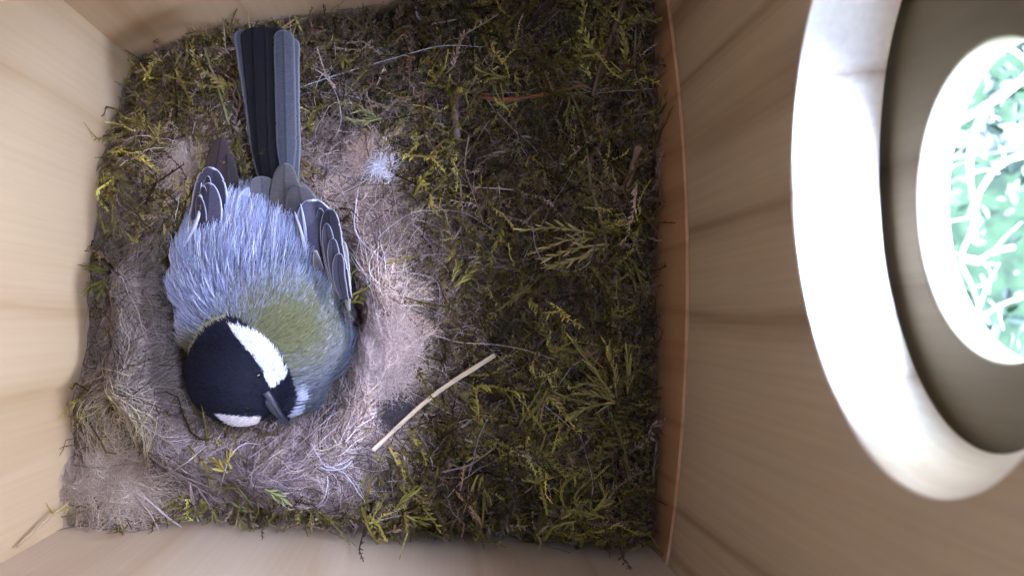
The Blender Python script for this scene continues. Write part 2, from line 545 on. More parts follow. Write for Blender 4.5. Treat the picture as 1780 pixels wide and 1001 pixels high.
# moss shoots: a few templates, each a stem with small leaves
def shoot_template(nl, spread, leaf, droop, r):
    k = 6
    s = np.linspace(0, 1, k)
    wob = np.cumsum(r.normal(0, .09, (k, 2)), 0)
    st = np.stack([s, wob[:, 0] + droop * .25 * s * s, wob[:, 1] * .7 - .12 * s * s * droop], -1)
    v, q, c = tubes(st[None], (np.linspace(.020, .008, k))[None], np.ones((1, 3)))
    V, Q, sh = [v], [q], [np.full(len(v), .75)]
    n = len(v)
    for i in range(nl):
        t = .08 + .92 * (i + r.uniform(-.3, .3)) / nl
        t = min(max(t, 0), .999)
        base = np.array([np.interp(t, s, st[:, j]) for j in range(3)])
        side = 1 if i % 2 else -1
        roll = r.uniform(-.9, .9)
        L = leaf * (1.15 - .55 * t) * r.uniform(.7, 1.25)
        an = r.uniform(.45, .95) * spread
        d = np.array([math.cos(an), side * math.sin(an) * math.cos(roll), math.sin(an) * math.sin(roll) + .12])
        d /= np.linalg.norm(d)
        wv = np.cross(d, [0, 0, 1.0]); wv /= np.linalg.norm(wv) + 1e-9
        wv = wv * L * .13
        up = np.array([0, 0, .04])
        V.append(np.array([base - wv * .6, base + wv * .6, base + d * L * .5 + wv * 1.1 + up * L, base + d * L * .5 - wv * 1.1 + up * L, base + d * L]))
        Q.append(np.array([[n, n + 1, n + 2, n + 3], [n + 3, n + 2, n + 4, n + 4]]))
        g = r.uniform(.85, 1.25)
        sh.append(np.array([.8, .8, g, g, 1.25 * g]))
        n += 5
    V, Q, sh = np.concatenate(V), np.concatenate(Q), np.concatenate(sh)
    tri = Q[Q[:, 2] == -1]
    isT = Q[:, 2] == Q[:, 3]
    last = Q[:, 3] == Q[:, 2]
    isT = np.array([len(set(x)) == 3 for x in Q])
    return V, Q[~isT], Q[isT][:, :3], sh


tr = np.random.default_rng(5)
TEMPL = [shoot_template(tr.integers(18, 30), tr.uniform(.5, 1.1), tr.uniform(.07, .15), tr.uniform(-1, 1), tr) for _ in range(14)]


def rot_frames(az, el, roll):
    f = np.stack([np.cos(el) * np.cos(az), np.cos(el) * np.sin(az), np.sin(el)], -1)
    s0 = np.stack([-np.sin(az), np.cos(az), np.zeros_like(az)], -1)
    u0 = np.cross(f, s0)
    s = s0 * np.cos(roll)[:, None] + u0 * np.sin(roll)[:, None]
    u = np.cross(f, s)
    return np.stack([f, s, u], 1)      # rows


def moss_colors(x, y, n):
    g = fnoise(x, y, 31, 1.6) + .5 * rng.normal(size=n)
    pal = np.array([[.076, .054, .024], [.142, .108, .032], [.23, .185, .046], [.42, .35, .085], [.13, .080, .046], [.22, .155, .115]])
    g = g + .5 * fnoise(x, y, 32, .7, 2)
    k = np.where(g < -.55, 0, np.where(g < .1, 1, np.where(g < .75, 2, 3)))
    alt = rng.random(n)
    k = np.where(alt < .22, 4, np.where(alt < .38, 5, k))
    return pal[k] * np.exp(rng.normal(.0, .48, (n, 1)))


bag = Bag()
NS = 17000
x = rng.uniform(-7.4, 4.75, NS * 2); y = rng.uniform(-5.1, 7.25, NS * 2)
pxs, pys = to_px(np.stack([x, y, H - surf_h(x, y)], -1))
lw, _ = lining_w(pxs, pys)
keep = in_box(x, y, .08) & (cup_d(x, y) > 1.0) & (rng.random(len(x)) > lw * 1.05)
x, y = x[keep][:NS], y[keep][:NS]
n = len(x)
az = 2.6 * fnoise(x, y, 44, .9) + rng.normal(0, 1.3, n)
el = rng.normal(.22, .38, n)
fr = rot_frames(az, el, rng.uniform(-1.0, 1.0, n))
ln = rng.uniform(.35, 1.0, n) * np.where(rng.random(n) < .14, 1.7, 1.0)
depth = rng.uniform(-.30, .20, n)
colr = moss_colors(x, y, n)
kind = rng.integers(0, len(TEMPL), n)
base = np.stack([x, y, H - surf_h(x, y) + depth], -1)
base -= fr[:, 0] * (ln * .45)[:, None] * np.array([1, 1, .3])
for k, (tv, tq, tt, ts) in enumerate(TEMPL):
    s = np.where(kind == k)[0]
    if not len(s): continue
    vv = np.einsum('vj,njk->nvk', tv, fr[s]) * ln[s][:, None, None] + base[s][:, None, :]
    vv = clampbox(vv, .03)
    nv = len(tv)
    off = (np.arange(len(s)) * nv)[:, None, None]
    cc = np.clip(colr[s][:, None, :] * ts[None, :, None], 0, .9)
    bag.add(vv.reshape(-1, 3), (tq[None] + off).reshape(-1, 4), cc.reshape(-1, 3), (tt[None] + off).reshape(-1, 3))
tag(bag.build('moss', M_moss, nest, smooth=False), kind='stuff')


def curly(root, az, el, L, curl, k=8, flat=.4, wig=.35):
    """random bent centre-lines starting at root; curl in radians total"""
    n = len(root)
    dz = np.cumsum(np.broadcast_to((curl / k)[:, None], (n, k - 1)) + rng.normal(0, wig, (n, k - 1)), 1)
    de = np.cumsum(rng.normal(0, wig * flat, (n, k - 1)), 1)
    a = az[:, None] + dz; e = np.clip(el[:, None] + de, -1.2, 1.2)
    st = (L / (k - 1))[:, None, None] * np.stack([np.cos(e) * np.cos(a), np.cos(e) * np.sin(a), np.sin(e)], -1)
    return np.concatenate([root[:, None, :], root[:, None, :] + np.cumsum(st, 1)], 1)


def settle(pts, low=-.05, high=.35, m=.03):
    pts = clampbox(pts, m)
    s = H - surf_h(pts[..., 0], pts[..., 1])
    pts[..., 2] = np.clip(pts[..., 2], s + low, s + high)
    return pts


# thin dry fibres and rootlets all through the moss
bag = Bag()
NF = 19000
x = rng.uniform(-7.4, 4.75, NF * 2); y = rng.uniform(-5.1, 7.25, NF * 2)
keep = in_box(x, y, .1) & (cup_d(x, y) > .95)
x, y = x[keep][:NF], y[keep][:NF]; n = len(x)
root = np.stack([x, y, H - surf_h(x, y) + rng.uniform(-.08, .22, n)], -1)
L = rng.uniform(.4, 1.7, n)
pts = settle(curly(root, rng.uniform(0, 6.28, n), rng.normal(0, .25, n), L, rng.normal(0, .9, n), 8, wig=.22), -.1, .32)
pal = np.array([[.10, .07, .055], [.17, .125, .10], [.06, .04, .035], [.28, .20, .15], [.24, .17, .19], [.24, .18, .07]])
cc = pal[rng.choice(6, n, p=[.25, .22, .2, .1, .11, .12])] * rng.uniform(.7, 1.3, (n, 1))
rad = (rng.uniform(.004, .012, n))[:, None] * np.linspace(1, .5, 8)[None]
bag.add(*tubes(pts, rad, cc))
nl = 420                                                            # long pale hairs, most of them near the cup
p = np.stack([rng.normal(-1.2, 2.6, nl), rng.uniform(-4.6, 6.2, nl), np.zeros(nl)], -1)
p = clampbox(p, .15); p = p[cup_d(p[:, 0], p[:, 1]) > 1.05]; nl = len(p)
p[:, 2] = H - surf_h(p[:, 0], p[:, 1]) + .2
pts = settle(curly(p, rng.uniform(0, 6.28, nl), rng.normal(0, .1, nl), rng.uniform(.8, 3.2, nl), rng.normal(0, 1.2, nl), 16, wig=.10), .05, .40)
ok = (cup_d(pts[..., 0], pts[..., 1]) > 1.0).all(1); pts = pts[ok]; nl = len(pts)
pal = np.array([[.45, .40, .45], [.36, .28, .22], [.30, .22, .24], [.22, .17, .09]])
bag.add(*tubes(pts, (rng.uniform(.006, .011, nl))[:, None] * np.linspace(1, .6, 16)[None], pal[rng.integers(0, 4, nl)] * rng.uniform(.7, 1.3, (nl, 1))))
tag(bag.build('dry_fibres', M_fib, nest), kind='stuff')

# narrow dead leaf strips and moss blades lying about
bag = Bag()
NB = 1500
x = rng.uniform(-7.4, 4.75, NB * 2); y = rng.uniform(-5.1, 7.25, NB * 2)
pxs, pys = to_px(np.stack([x, y, H - surf_h(x, y)], -1))
lw, _ = lining_w(pxs, pys)
keep = in_box(x, y, .15) & (cup_d(x, y) > 1.05) & (rng.random(len(x)) > lw * 1.1)
x, y = x[keep][:NB], y[keep][:NB]; n = len(x)
root = np.stack([x, y, H - surf_h(x, y) + rng.uniform(.0, .25, n)], -1)
pts = settle(curly(root, rng.uniform(0, 6.28, n), rng.normal(.1, .3, n), rng.uniform(.25, .8, n), rng.normal(0, .6, n), 6, wig=.15), -.05, .35)
t_ = nrm(np.gradient(pts, axis=1))
sd_ = nrm(np.cross(t_, nrm(np.array([0, 0, 1.0]) + .5 * rng.normal(size=(n, 1, 3)))))
wd = (rng.uniform(.014, .035, n))[:, None] * np.array([.5, 1, 1, .8, .55, .05])[None]
vl = pts - sd_ * wd[..., None]; vr = pts + sd_ * wd[..., None]; vm = pts + np.cross(sd_, t_) * wd[..., None] * .35
V = np.stack([vl, vm, vr], 2)
ix = np.arange(n * 6 * 3).reshape(n, 6, 3)
q = np.stack([ix[:, :-1, :-1], ix[:, :-1, 1:], ix[:, 1:, 1:], ix[:, 1:, :-1]], -1).reshape(-1, 4)
pal = np.array([[.20, .18, .055], [.13, .12, .035], [.26, .22, .09], [.10, .065, .05], [.20, .15, .12], [.33, .28, .20]])
cc = pal[rng.choice(6, n, p=[.28, .24, .12, .18, .12, .06])] * rng.uniform(.7, 1.3, (n, 1))
bag.add(V.reshape(-1, 3), q, np.repeat(cc, 18, axis=0))
tag(bag.build('moss_blades', M_moss, nest), kind='stuff')

# hair lining
bag = Bag()
for bi, (cx, cy_, rx, ry, cc, nn, curl) in enumerate(BLOBS):
    th = rng.uniform(0, 6.28, nn); rr = np.sqrt(rng.random(nn)) * (1 + .25 * np.abs(rng.normal(size=nn)))
    pxs = cx + rx * rr * np.cos(th); pys = cy_ + ry * rr * np.sin(th)
    p = P(pxs[:, None], pys[:, None], np.full((nn, 1), 13.0)) if False else np.stack([(pxs - NX) * 12.9 / F, (NY - pys) * 12.9 / F, np.zeros(nn)], -1)
    p = clampbox(p, .08)
    ok = (cup_d(p[:, 0], p[:, 1]) > .72)
    p = p[ok]; n = len(p)
    p[:, 2] = H - surf_h(p[:, 0], p[:, 1]) + np.abs(rng.normal(0, .10, n))
    az = np.arctan2(p[:, 1] - CY, p[:, 0] - CX) + np.pi / 2 + rng.normal(0, 1.0, n) + np.pi * (rng.random(n) < .5)
    pts = settle(curly(p, az, rng.normal(0, .2, n), rng.uniform(.35, 1.5, n), rng.normal(0, 1.6, n) * curl, 9, wig=.25 * curl), -.06, .30)
    c = np.array(cc) * np.array([1.06, 1.0, .88]) * rng.uniform(.55, 1.45, (n, 1)) * (1 + rng.normal(0, .06, (n, 3)))
    rad = (rng.uniform(.0045, .009, n))[:, None] * np.linspace(1, .55, 9)[None]
    bag.add(*tubes(pts, rad, np.clip(c, 0.01, .85)))
for bi, (cx, cy_, rx, ry, cc, nn, curl) in enumerate(BLOBS):       # coarser strands
    nn = int(nn * .045)
    th = rng.uniform(0, 6.28, nn); rr = np.sqrt(rng.random(nn)) * 1.15
    p = np.stack([(cx + rx * rr * np.cos(th) - NX) * 12.9 / F, (NY - cy_ - ry * rr * np.sin(th)) * 12.9 / F, np.zeros(nn)], -1)
    p = clampbox(p, .08); p = p[cup_d(p[:, 0], p[:, 1]) > .9]; n = len(p)
    p[:, 2] = H - surf_h(p[:, 0], p[:, 1]) + rng.uniform(.08, .25, n)
    az = np.arctan2(p[:, 1] - CY, p[:, 0] - CX) + np.pi / 2 + rng.normal(0, .9, n)
    pts = settle(curly(p, az, rng.normal(0, .2, n), rng.uniform(.7, 2.2, n), rng.normal(0, 1.8, n), 14, wig=.15), .05, .36)
    c = np.array(cc) * rng.choice([.4, 1.2, 1.5, 1.9], n)[:, None]
    bag.add(*tubes(pts, (rng.uniform(.006, .010, n))[:, None] * np.linspace(1, .55, 14)[None], np.clip(c, .01, .8)))
tag(bag.build('hair_lining', M_hair, nest), kind='stuff')


# ---------------------------------------------------------------- separate bits lying on the nest
def rod(name, label, cat, line, width, colr, lift=.3, group=None, n=26, mat=None, sides=6, flat=1.0, jag=0.0, taper=(1, .7), free=False, strands=1, splay=0.0, lifts=None):
    """a stem, hair, twig or stalk traced in photo pixels and laid on the nest"""
    bag = Bag()
    for s in range(strands):
        if lifts is None: lf = np.full(len(line), lift)
        else: lf = np.array(lifts, float)
        pts = np.array([on(px + splay * random.uniform(-1, 1), py + splay * random.uniform(-1, 1), l + .02 * s) for (px, py), l in zip(line, lf)])
        pts = spline(pts, n)
        hh = H - pts[:, 2]
        rad = .5 * width * hh / F * np.linspace(taper[0], taper[1], n) * (1 + jag * rng.normal(0, 1, n))
        vv, q, c = tubes(pts[None], rad[None], np.broadcast_to(np.array(colr), (1, 3)), sides)
        if flat != 1.0:
            ctr = np.repeat(pts, sides, axis=0)
            d = vv - ctr; d[:, 2] *= flat; vv = ctr + d
        sh = 1 + .18 * np.repeat(fnoise(np.linspace(0, 9, n), 0 * pts[:, 0], s + len(line) + int(width * 7), 2.0), sides)
        st = 1 + .15 * np.tile(np.sin(np.arange(sides) * 2.4 + s), n)
        c = c * (sh * st)[:, None]
        i0 = np.arange(sides)
        bag.add(vv, q, np.clip(c, .005, .9))
        if sides >= 5:
            m0 = len(vv)
            capv = np.concatenate([vv[:sides], vv[-sides:], pts[:1], pts[-1:]])
            t = [[2 * sides, (k + 1) % sides, k] for k in range(sides)] + [[2 * sides + 1, sides + k, sides + (k + 1) % sides] for k in range(sides)]
            bag.add(capv, None, np.clip(np.concatenate([c[:sides], c[-sides:], c[:1], c[-1:]]), .005, .9), np.array(t))
    o = bag.build(name, mat or M_fib)
    return tag(o, label, cat, group)


STRAW, HAIRW = (.56, .45, .32), (.62, .55, .60)
rod('straw_stalk', 'broad flat pale straw stalk lying beside the dark grey fluff ball', 'straw', [(860, 617), (752, 688), (648, 782)], 8.5, STRAW, .62, flat=.45, sides=8, jag=.015, taper=(1, .9), n=40)
rod('plant_fibre', 'reddish brown bundle of plant fibres near the top of the dark moss', 'plant fibre', [(838, 166), (872, 174), (940, 166), (1012, 150)], 3.2, (.30, .11, .065), .42, strands=6, splay=4.5, taper=(.7, .8))
rod('twig', 'long brown twig leaning against the moss in the far right corner', 'twig', [(1088, -8), (1066, 55), (1046, 108), (1030, 168)], 11, (.17, .10, .075), .5, jag=.10, sides=8)
rod('bark_strip', 'grey brown bark strip standing in the dark moss right of the tail', 'bark', [(789, 160), (791, 200), (795, 242)], 17, (.16, .115, .10), .35, flat=.4, jag=.15, sides=8, mat=M_bark)
rod('twig', 'short thick tan stub of twig beside the orange wood strip', 'twig', [(1110, 258), (1100, 290), (1087, 325)], 15, (.30, .205, .13), .4, jag=.06, sides=8)
rod('dry_grass', 'long thin brown stem curving down to the yellow moss sprig', 'stem', [(975, 122), (1000, 180), (1018, 240), (1027, 320), (1046, 385), (1055, 432)], 4.5, (.27, .19, .11), .42, sides=6, jag=.05)
rod('animal_hair', 'pale hair bowed across the moss above the straw stalk', 'hair', [(755, 583), (800, 595), (850, 598), (905, 606), (965, 625)], 1.9, (.44, .38, .40), .45)
rod('animal_hair', 'reddish hair hooked like a crook between two yellow sprigs', 'hair', [(938, 738), (946, 700), (958, 687), (970, 692), (973, 720)], 2.8, (.42, .22, .17), .45)
rod('animal_hair', 'white hair curved under the yellow sprig right of centre', 'hair', [(926, 395), (932, 432), (950, 460), (985, 472), (1012, 466), (1026, 455)], 2.0, (0.48, 0.45, 0.45), .42)
rod('animal_hair', 'long straight pale hair running from the tail towards the far wall', 'hair', [(522, 152), (600, 126), (700, 97), (770, 80), (840, 82)], 2.0, (0.43, 0.43, 0.47), .5)
rod('animal_hair', 'pale curl of hair arching right of the tail', 'hair', [(530, 114), (562, 130), (585, 165), (593, 205), (586, 232)], 1.8, (0.43, 0.41, 0.41), .45)
rod('dry_grass', 'olive green stem lying in the moss left of the tail', 'stem', [(356, 85), (372, 135), (390, 190), (404, 240), (420, 300)], 6, (.17, .16, .075), .42, jag=.06)
rod('dead_stem', 'lavender grey dead stem with a hooked end at the far edge of the moss', 'stem', [(722, 12), (728, 32), (752, 40), (780, 37), (806, 30)], 4, (.30, .25, .29), .40, jag=.25)
rod('animal_hair', 'thin hair arching over the wool in the near left corner', 'hair', [(245, 830), (285, 825), (322, 805), (358, 775)], 2.0, (0.48, 0.42, 0.37), .5)
rod('animal_hair', 'white hair looping past the yellow moss below the bird', 'hair', [(380, 858), (390, 822), (402, 790), (425, 771), (450, 772)], 1.8, (0.51, 0.47, 0.51), .45)
rod('dead_stem', 'pale purplish broken stem pointing down the near wall', 'stem', [(238, 850), (270, 880), (300, 905), (328, 922)], 4.5, (.50, .38, .38), .5, lifts=(.3, .5, .6, .6), group='broken stems over the near left edge of the nest')
rod('dead_stem', 'thin brown stem crossing below the pale purplish broken stem', 'stem', [(236, 862), (262, 895), (276, 922)], 4, (.34, .24, .20), .5, group='broken stems over the near left edge of the nest')
rod('dead_stem', 'pinkish forked stem hanging over the near edge of the nest', 'stem', [(325, 838), (338, 872), (348, 905), (358, 935)], 3, (.46, .34, .33), .5, group='broken stems over the near left edge of the nest', strands=2, splay=6)
rod('dead_stem', 'dry brown stalk lying along the near edge right of the forked stem', 'stem', [(345, 850), (365, 880), (372, 905)], 3.5, (.40, .31, .27), .5, group='broken stems over the near left edge of the nest')
rod('animal_hair', 'wavy dark hair sweeping from the coil of grass onto the left wall', 'hair', [(128, 808), (165, 812), (205, 808), (250, 803)], 2.6, (.30, .24, .18), .5)
rod('wood_shaving', 'bluish white curl of wood shaving below the beak', 'shaving', [(556, 812), (578, 817), (600, 812), (612, 800)], 3, (.42, .42, .50), .38, flat=.5)
rod('animal_hair', 'black kinked thread dangling over the near edge of the moss', 'thread', [(735, 903), (758, 915), (770, 926), (786, 938)], 4, (.03, .022, .02), .6, jag=.2)
rod('animal_hair', 'fine brown hair rising through the moss in the middle of the nest', 'hair', [(815, 235), (808, 290), (822, 335), (840, 390)], 2.4, (.34, .26, .20), .42)
rod('animal_hair', 'pale hair lying level near the long thin brown stem', 'hair', [(820, 325), (850, 327), (892, 330)], 2.6, (.45, .36, .30), .42)
rod('animal_hair', 'curved grey hair beside the right wing of the bird', 'hair', [(622, 330), (617, 400), (650, 440), (700, 470), (760, 490), (762, 560)], 2.0, (0.43, 0.39, 0.43), .45)
rod('animal_hair', 'white wiry hair curled at the near side of the felt pad', 'hair', [(540, 770), (555, 795), (570, 812), (600, 800), (608, 785)], 1.8, (.50, .46, .54), .40)
rod('dead_stem', 'slim brown stem lying on the near right moss', 'stem', [(770, 820), (815, 808), (850, 785), (862, 775)], 3.6, (.34, .26, .24), .42)
rod('dead_stem', 'upright dark stem against the orange wood strip', 'stem', [(1106, 40), (1103, 120), (1115, 150), (1124, 168)], 4, (.20, .15, .13), .45)

# thin stem fallen against the left wall, in the near corner
bag = Bag()
pts = spline([P(30, 950, 10.9), P(72, 912, 11.4), P(118, 874, 12.0)], 12)
bag.add(*tubes(pts[None], np.linspace(.03, .02, 12)[None], np.array([[.46, .36, .22]]), 5))
tag(bag.build('dry_grass', M_fib), 'thin straw stem leaning across the near left corner of the box', 'stem')


def sprig(name, label, cat, lines, leaf, colr, lift=.45, n=12, group=None, wid=.2, spread=.55):
    """leafy moss sprigs: each line is a stem with pointed leaves held close along it"""
    bag = Bag()
    for li, line in enumerate(lines):
        pts = spline(np.array([on(px, py, lift + .10 * (k / (len(line) - 1))) for k, (px, py) in enumerate(line)]), 14)
        bag.add(*tubes(pts[None], np.linspace(.026, .010, 14)[None], np.array([colr]) * .7, 5))
        T = nrm(np.gradient(pts, axis=0))
        for i in range(n):
            t = .12 + .88 * i / n
            j = t * 13; a = int(j); f = j - a
            p = pts[a] * (1 - f) + pts[min(a + 1, 13)] * f
            d0 = T[a]
            sdv = nrm(np.cross(d0, [0, 0, 1.0])) * (1 if i % 2 else -1)
            ang = spread * .8 * random.uniform(.3, 1.3) * (1 - .45 * t)
            d = nrm(d0 * math.cos(ang) + sdv * math.sin(ang) + np.array([0, 0, random.uniform(-.05, .35)]))
            L = leaf * random.uniform(.6, 1.2) * (1 - .3 * t)
            wv = nrm(np.cross(d, [0, 0, 1.0]) + np.array([0, 0, random.uniform(-.7, .7)])) * L * wid * .34
            up = np.array([0, 0, L * .08])
            m1, m2 = p + d * L * .35, p + d * L * .7
            V = np.array([p - wv * .4, p + wv * .4, m1 - wv, m1 - up, m1 + wv, m2 - wv * .75 + up * .3, m2 - up * .4, m2 + wv * .75 + up * .3, p + d * L + up * .3])
            q = np.array([[0, 1, 3, 2], [1, 4, 3, 3], [2, 3, 6, 5], [3, 4, 7, 6]])
            qq = np.array([[2, 3, 6, 5], [3, 4, 7, 6]]); tt = np.array([[0, 3, 2], [0, 1, 3], [1, 4, 3], [5, 6, 8], [6, 7, 8]])
            c = np.array(colr) * random.uniform(.6, 1.35)
            cs = np.array([.8, .8, 1, .7, 1, 1.05, .8, 1.05, 1.2])[:, None] * c[None]
            bag.add(V, qq, np.clip(cs, 0, .8), tt)
    return tag(bag.build(name, M_moss, smooth=False), label, cat, group)


YG, OL, YW = (.36, .32, .085), (.28, .24, .075), (.54, .44, .19)
G = 'yellow green moss sprigs lying on the nest'
sprig('moss_sprig', 'straw yellow sprig with wheat-like tips beside the white curved hair', 'moss sprig', [[(1030, 405), (965, 396), (905, 400)], [(1050, 425), (1000, 432), (945, 452)], [(1040, 432), (990, 455), (950, 462)], [(1035, 415), (985, 418), (930, 440)]], .36, YW, .48, 12, G, .22)
sprig('moss_sprig', 'largest fan-shaped yellow sprig, right of the hooked hair', 'moss sprig', [[(1068, 690), (1030, 640), (996, 592)], [(1068, 690), (1035, 668), (1006, 668)], [(1070, 700), (1030, 705), (990, 722)], [(1072, 690), (1068, 645), (1056, 600)], [(1075, 700), (1050, 690), (1012, 682)], [(1090, 690), (1092, 650), (1090, 612)]], .42, (.46, .38, .13), .5, 13, G, .17, .45)
sprig('moss_sprig', 'small olive sprig with slanting leaves, left of the hooked hair', 'moss sprig', [[(905, 735), (925, 700), (945, 662)], [(915, 730), (940, 700), (955, 680)], [(895, 710), (890, 690), (905, 672)]], .34, YG, .48, 8, G)
sprig('moss_sprig', 'long-bladed olive sprig drooping over the near edge of the moss', 'moss sprig', [[(830, 825), (812, 870), (790, 920)], [(836, 830), (826, 880), (822, 930)], [(838, 828), (842, 870), (836, 915)]], .50, YG, .5, 6, G, .11, .22)
sprig('moss_sprig', 'bright yellow green star-shaped sprig at the near edge', 'moss sprig', [[(705, 895), (725, 905), (742, 898)], [(700, 905), (715, 925), (712, 935)], [(690, 880), (705, 865), (730, 850)]], .36, (.34, .32, .08), .55, 7, G, .26)
sprig('moss_sprig', 'fresh green leafy sprig below the white looping hair', 'moss sprig', [[(455, 900), (430, 885), (398, 870)], [(450, 895), (432, 870), (412, 845)], [(460, 850), (480, 860), (498, 872)]], .38, (.22, .23, .09), .5, 7, G, .26)
sprig('moss_sprig', 'olive sprig hanging beside the orange wood strip at mid height', 'moss sprig', [[(1088, 438), (1108, 470), (1122, 515)], [(1080, 445), (1095, 475), (1105, 500)]], .3, OL, .48, 11, G)
sprig('moss_sprig', 'pair of slim yellow green leaves near the reddish fibre bundle', 'moss sprig', [[(880, 135), (855, 130), (825, 122)], [(870, 145), (875, 180), (850, 140)]], .34, YG, .48, 4, G)
sprig('moss_sprig', 'tangled yellow olive tuft in the near right corner', 'moss sprig', [[(1010, 900), (1000, 860), (1030, 830)], [(1020, 900), (1050, 870), (1045, 840)], [(980, 880), (975, 850), (1000, 825)], [(1070, 960), (1030, 955), (990, 962)], [(1000, 905), (965, 915), (945, 935)], [(1050, 900), (1020, 890), (985, 885)]], .3, (.40, .34, .09), .5, 14, G, .14, .7)
sprig('moss_sprig', 'pale green sprig lit beside the coil of dry grass below the bird', 'moss sprig', [[(395, 822), (385, 810), (375, 800)], [(402, 815), (396, 802), (400, 792)]], .26, (.34, .27, .07), .45, 7, G, .3)
sprig('moss_sprig', 'feathery olive sprig in the far moss just right of the curl of hair', 'moss sprig', [[(665, 205), (635, 212), (600, 208)], [(660, 210), (640, 195), (620, 192)]], .28, (.30, .28, .12), .45, 10, G)
sprig('moss_sprig', 'mossy green sprig touching the left wall', 'moss sprig', [[(190, 470), (170, 468), (150, 462)], [(185, 490), (165, 492), (152, 505)], [(190, 480), (178, 500), (172, 515)]], .3, (.19, .19, .05), .45, 9, G)
sprig('moss_sprig', 'slender upright olive sprig left of the long thin brown stem', 'moss sprig', [[(1000, 150), (1012, 175), (1010, 205)], [(990, 175), (985, 200), (990, 225)]], .26, OL, .45, 9, G)
sprig('moss_sprig', 'pale tipped sprig at the foot of the orange wood strip', 'moss sprig', [[(1135, 830), (1138, 800), (1142, 772)], [(1090, 800), (1080, 765), (1062, 722)]], .32, (.30, .25, .12), .48, 10, G)
sprig('moss_sprig', 'light olive sprig right of the felt pad, left of centre', 'moss sprig', [[(790, 500), (805, 485), (822, 470)], [(785, 490), (792, 475), (800, 462)]], .28, YG, .45, 9, G)


def fluff(name, label, cat, px, py, rpx, colr, n, lift=.25, lz=.5, rad=.007, dirn=None, mat=None, coil=False, L=(.3, .9), var=.35, rx=None):
    bag = Bag()
    c = on(px, py, lift * .5)
    ru = rpx * (H - c[2]) / F
    rxx = (rx or rpx) * (H - c[2]) / F
    d = nrm(rng.normal(size=(n, 3))); d[:, 2] = np.abs(d[:, 2]) * lz
    rr = rng.random(n) ** .45
    root = c + d * rr[:, None] * np.array([rxx, ru, ru])
    if coil:
        rr_ = ru * np.abs(rng.normal(.78, .24, n)); a0 = rng.uniform(0, 6.28, n); sp = rng.uniform(.5, 2.4, n)
        a = a0[:, None] + sp[:, None] * np.linspace(0, 1, 14)[None]
        cj = c[None, :2] + rng.normal(0, .20, (n, 2)) + np.array([.10, -.12])
        wob = 1 + .10 * np.sin(a * 2 + rng.uniform(0, 6.28, (n, 1))) + rng.normal(0, .25, (n, 1)) * np.linspace(0, 1, 14)[None] ** 2
        q_ = rng.uniform(.75, 1.1, (n, 1)); ph = rng.uniform(0, 3.1, (n, 1))
        X_, Y_ = rr_[:, None] * wob * np.cos(a), rr_[:, None] * wob * np.sin(a) * q_
        X_, Y_ = X_ * np.cos(ph) - Y_ * np.sin(ph), X_ * np.sin(ph) + Y_ * np.cos(ph)
        pts = np.stack([cj[:, :1] + X_, cj[:, 1:] + Y_, np.broadcast_to(c[2] + rng.uniform(0, .3, (n, 1)), a.shape)], -1)
        hi_ = .42
    else:
        az = rng.uniform(0, 6.28, n) if dirn is None else dirn + rng.normal(0, .5, n)
        pts = curly(root, az, rng.normal(.15, .3, n), rng.uniform(*L, n), rng.normal(0, 1.3, n), 10, wig=.25)
    pts = clampbox(pts, .03); s_ = H - surf_h(pts[..., 0], pts[..., 1])
    pts[..., 2] = np.clip(pts[..., 2], s_ - .05, s_ + rng.uniform(.05, 1, (n, 1)) * (lift + ru * lz)) if not coil else s_ + rng.uniform(.10, .45, (n, 1))
    cc = np.array(colr) * rng.uniform(1 - var, 1 + var, (n, 1))
    k = pts.shape[1]
    bag.add(*tubes(pts, (rad * rng.uniform(.7, 1.3, n))[:, None] * np.linspace(1, .6, k)[None], np.clip(cc, .004, .9)))
    return tag(bag.build(name, mat or M_hair), label, cat)


fluff('grass_coil', 'round coil of dry olive straw fibres in the near left corner', 'grass coil', 205, 722, 56, (.43, .35, .21), 480, .35, .35, .008, var=.6, coil=True, L=(.8, 2.4))
fluff('fluff_ball', 'small dark grey ball of fluff at the end of the straw stalk', 'fluff', 688, 714, 25, (.10, .082, .095), 1100, .5, .9, .006, L=(.15, .4))
fluff('wool_tuft', 'cream wool tuft left of the bird\'s tail beside the wing tip', 'wool tuft', 328, 292, 48, (.66, .54, .46), 1700, .5, .7, .006, dirn=-1.3, L=(.3, .8), rx=28)
fluff('wool_tuft', 'orange and white wool tuft right of the bird\'s tail', 'wool tuft', 644, 276, 38, (.68, .48, .38), 1500, .45, .7, .006, L=(.2, .6))
fluff('wool_tuft', 'snow white bristly wisp on the edge of the orange wool tuft', 'wool tuft', 664, 294, 17, (.82, .80, .86), 260, .65, .7, .008, L=(.2, .5), var=.12)
fluff('wool_tuft', 'pink beige felted pad of wool along the right side of the bird', 'wool tuft', 668, 610, 85, (.56, .44, .41), 3600, .3, .35, .0065, L=(.25, .8), rx=52)
fluff('wool_tuft', 'brownish wool wad spilling into the near left corner under the grass coil', 'wool tuft', 190, 840, 48, (.52, .41, .32), 2600, .35, .4, .007, L=(.4, 1.2), rx=75)


# ---------------------------------------------------------------- the great tit
bird = empty('bird', P(450, 560, 14.4), 'great tit with black head, white cheek and olive back sitting in the nest cup', 'bird')
# (photo centre, depth, radii, turn about z)
ELL = [
    (P(455, 505, 12.95), (1.63, 1.55, 1.30)),
    (P(458, 425, 12.85), (1.42, 0.85, 0.82)),
    (P(485, 595, 12.95), (1.45, 1.15, 1.20)),
    (P(505, 670, 13.15), (0.62, 0.62, 0.85)),
    (P(388, 590, 13.05), (0.68, 0.70, 0.92)),
    (P(418, 645, 12.65), (1.06, 1.07, 1.02)),
]


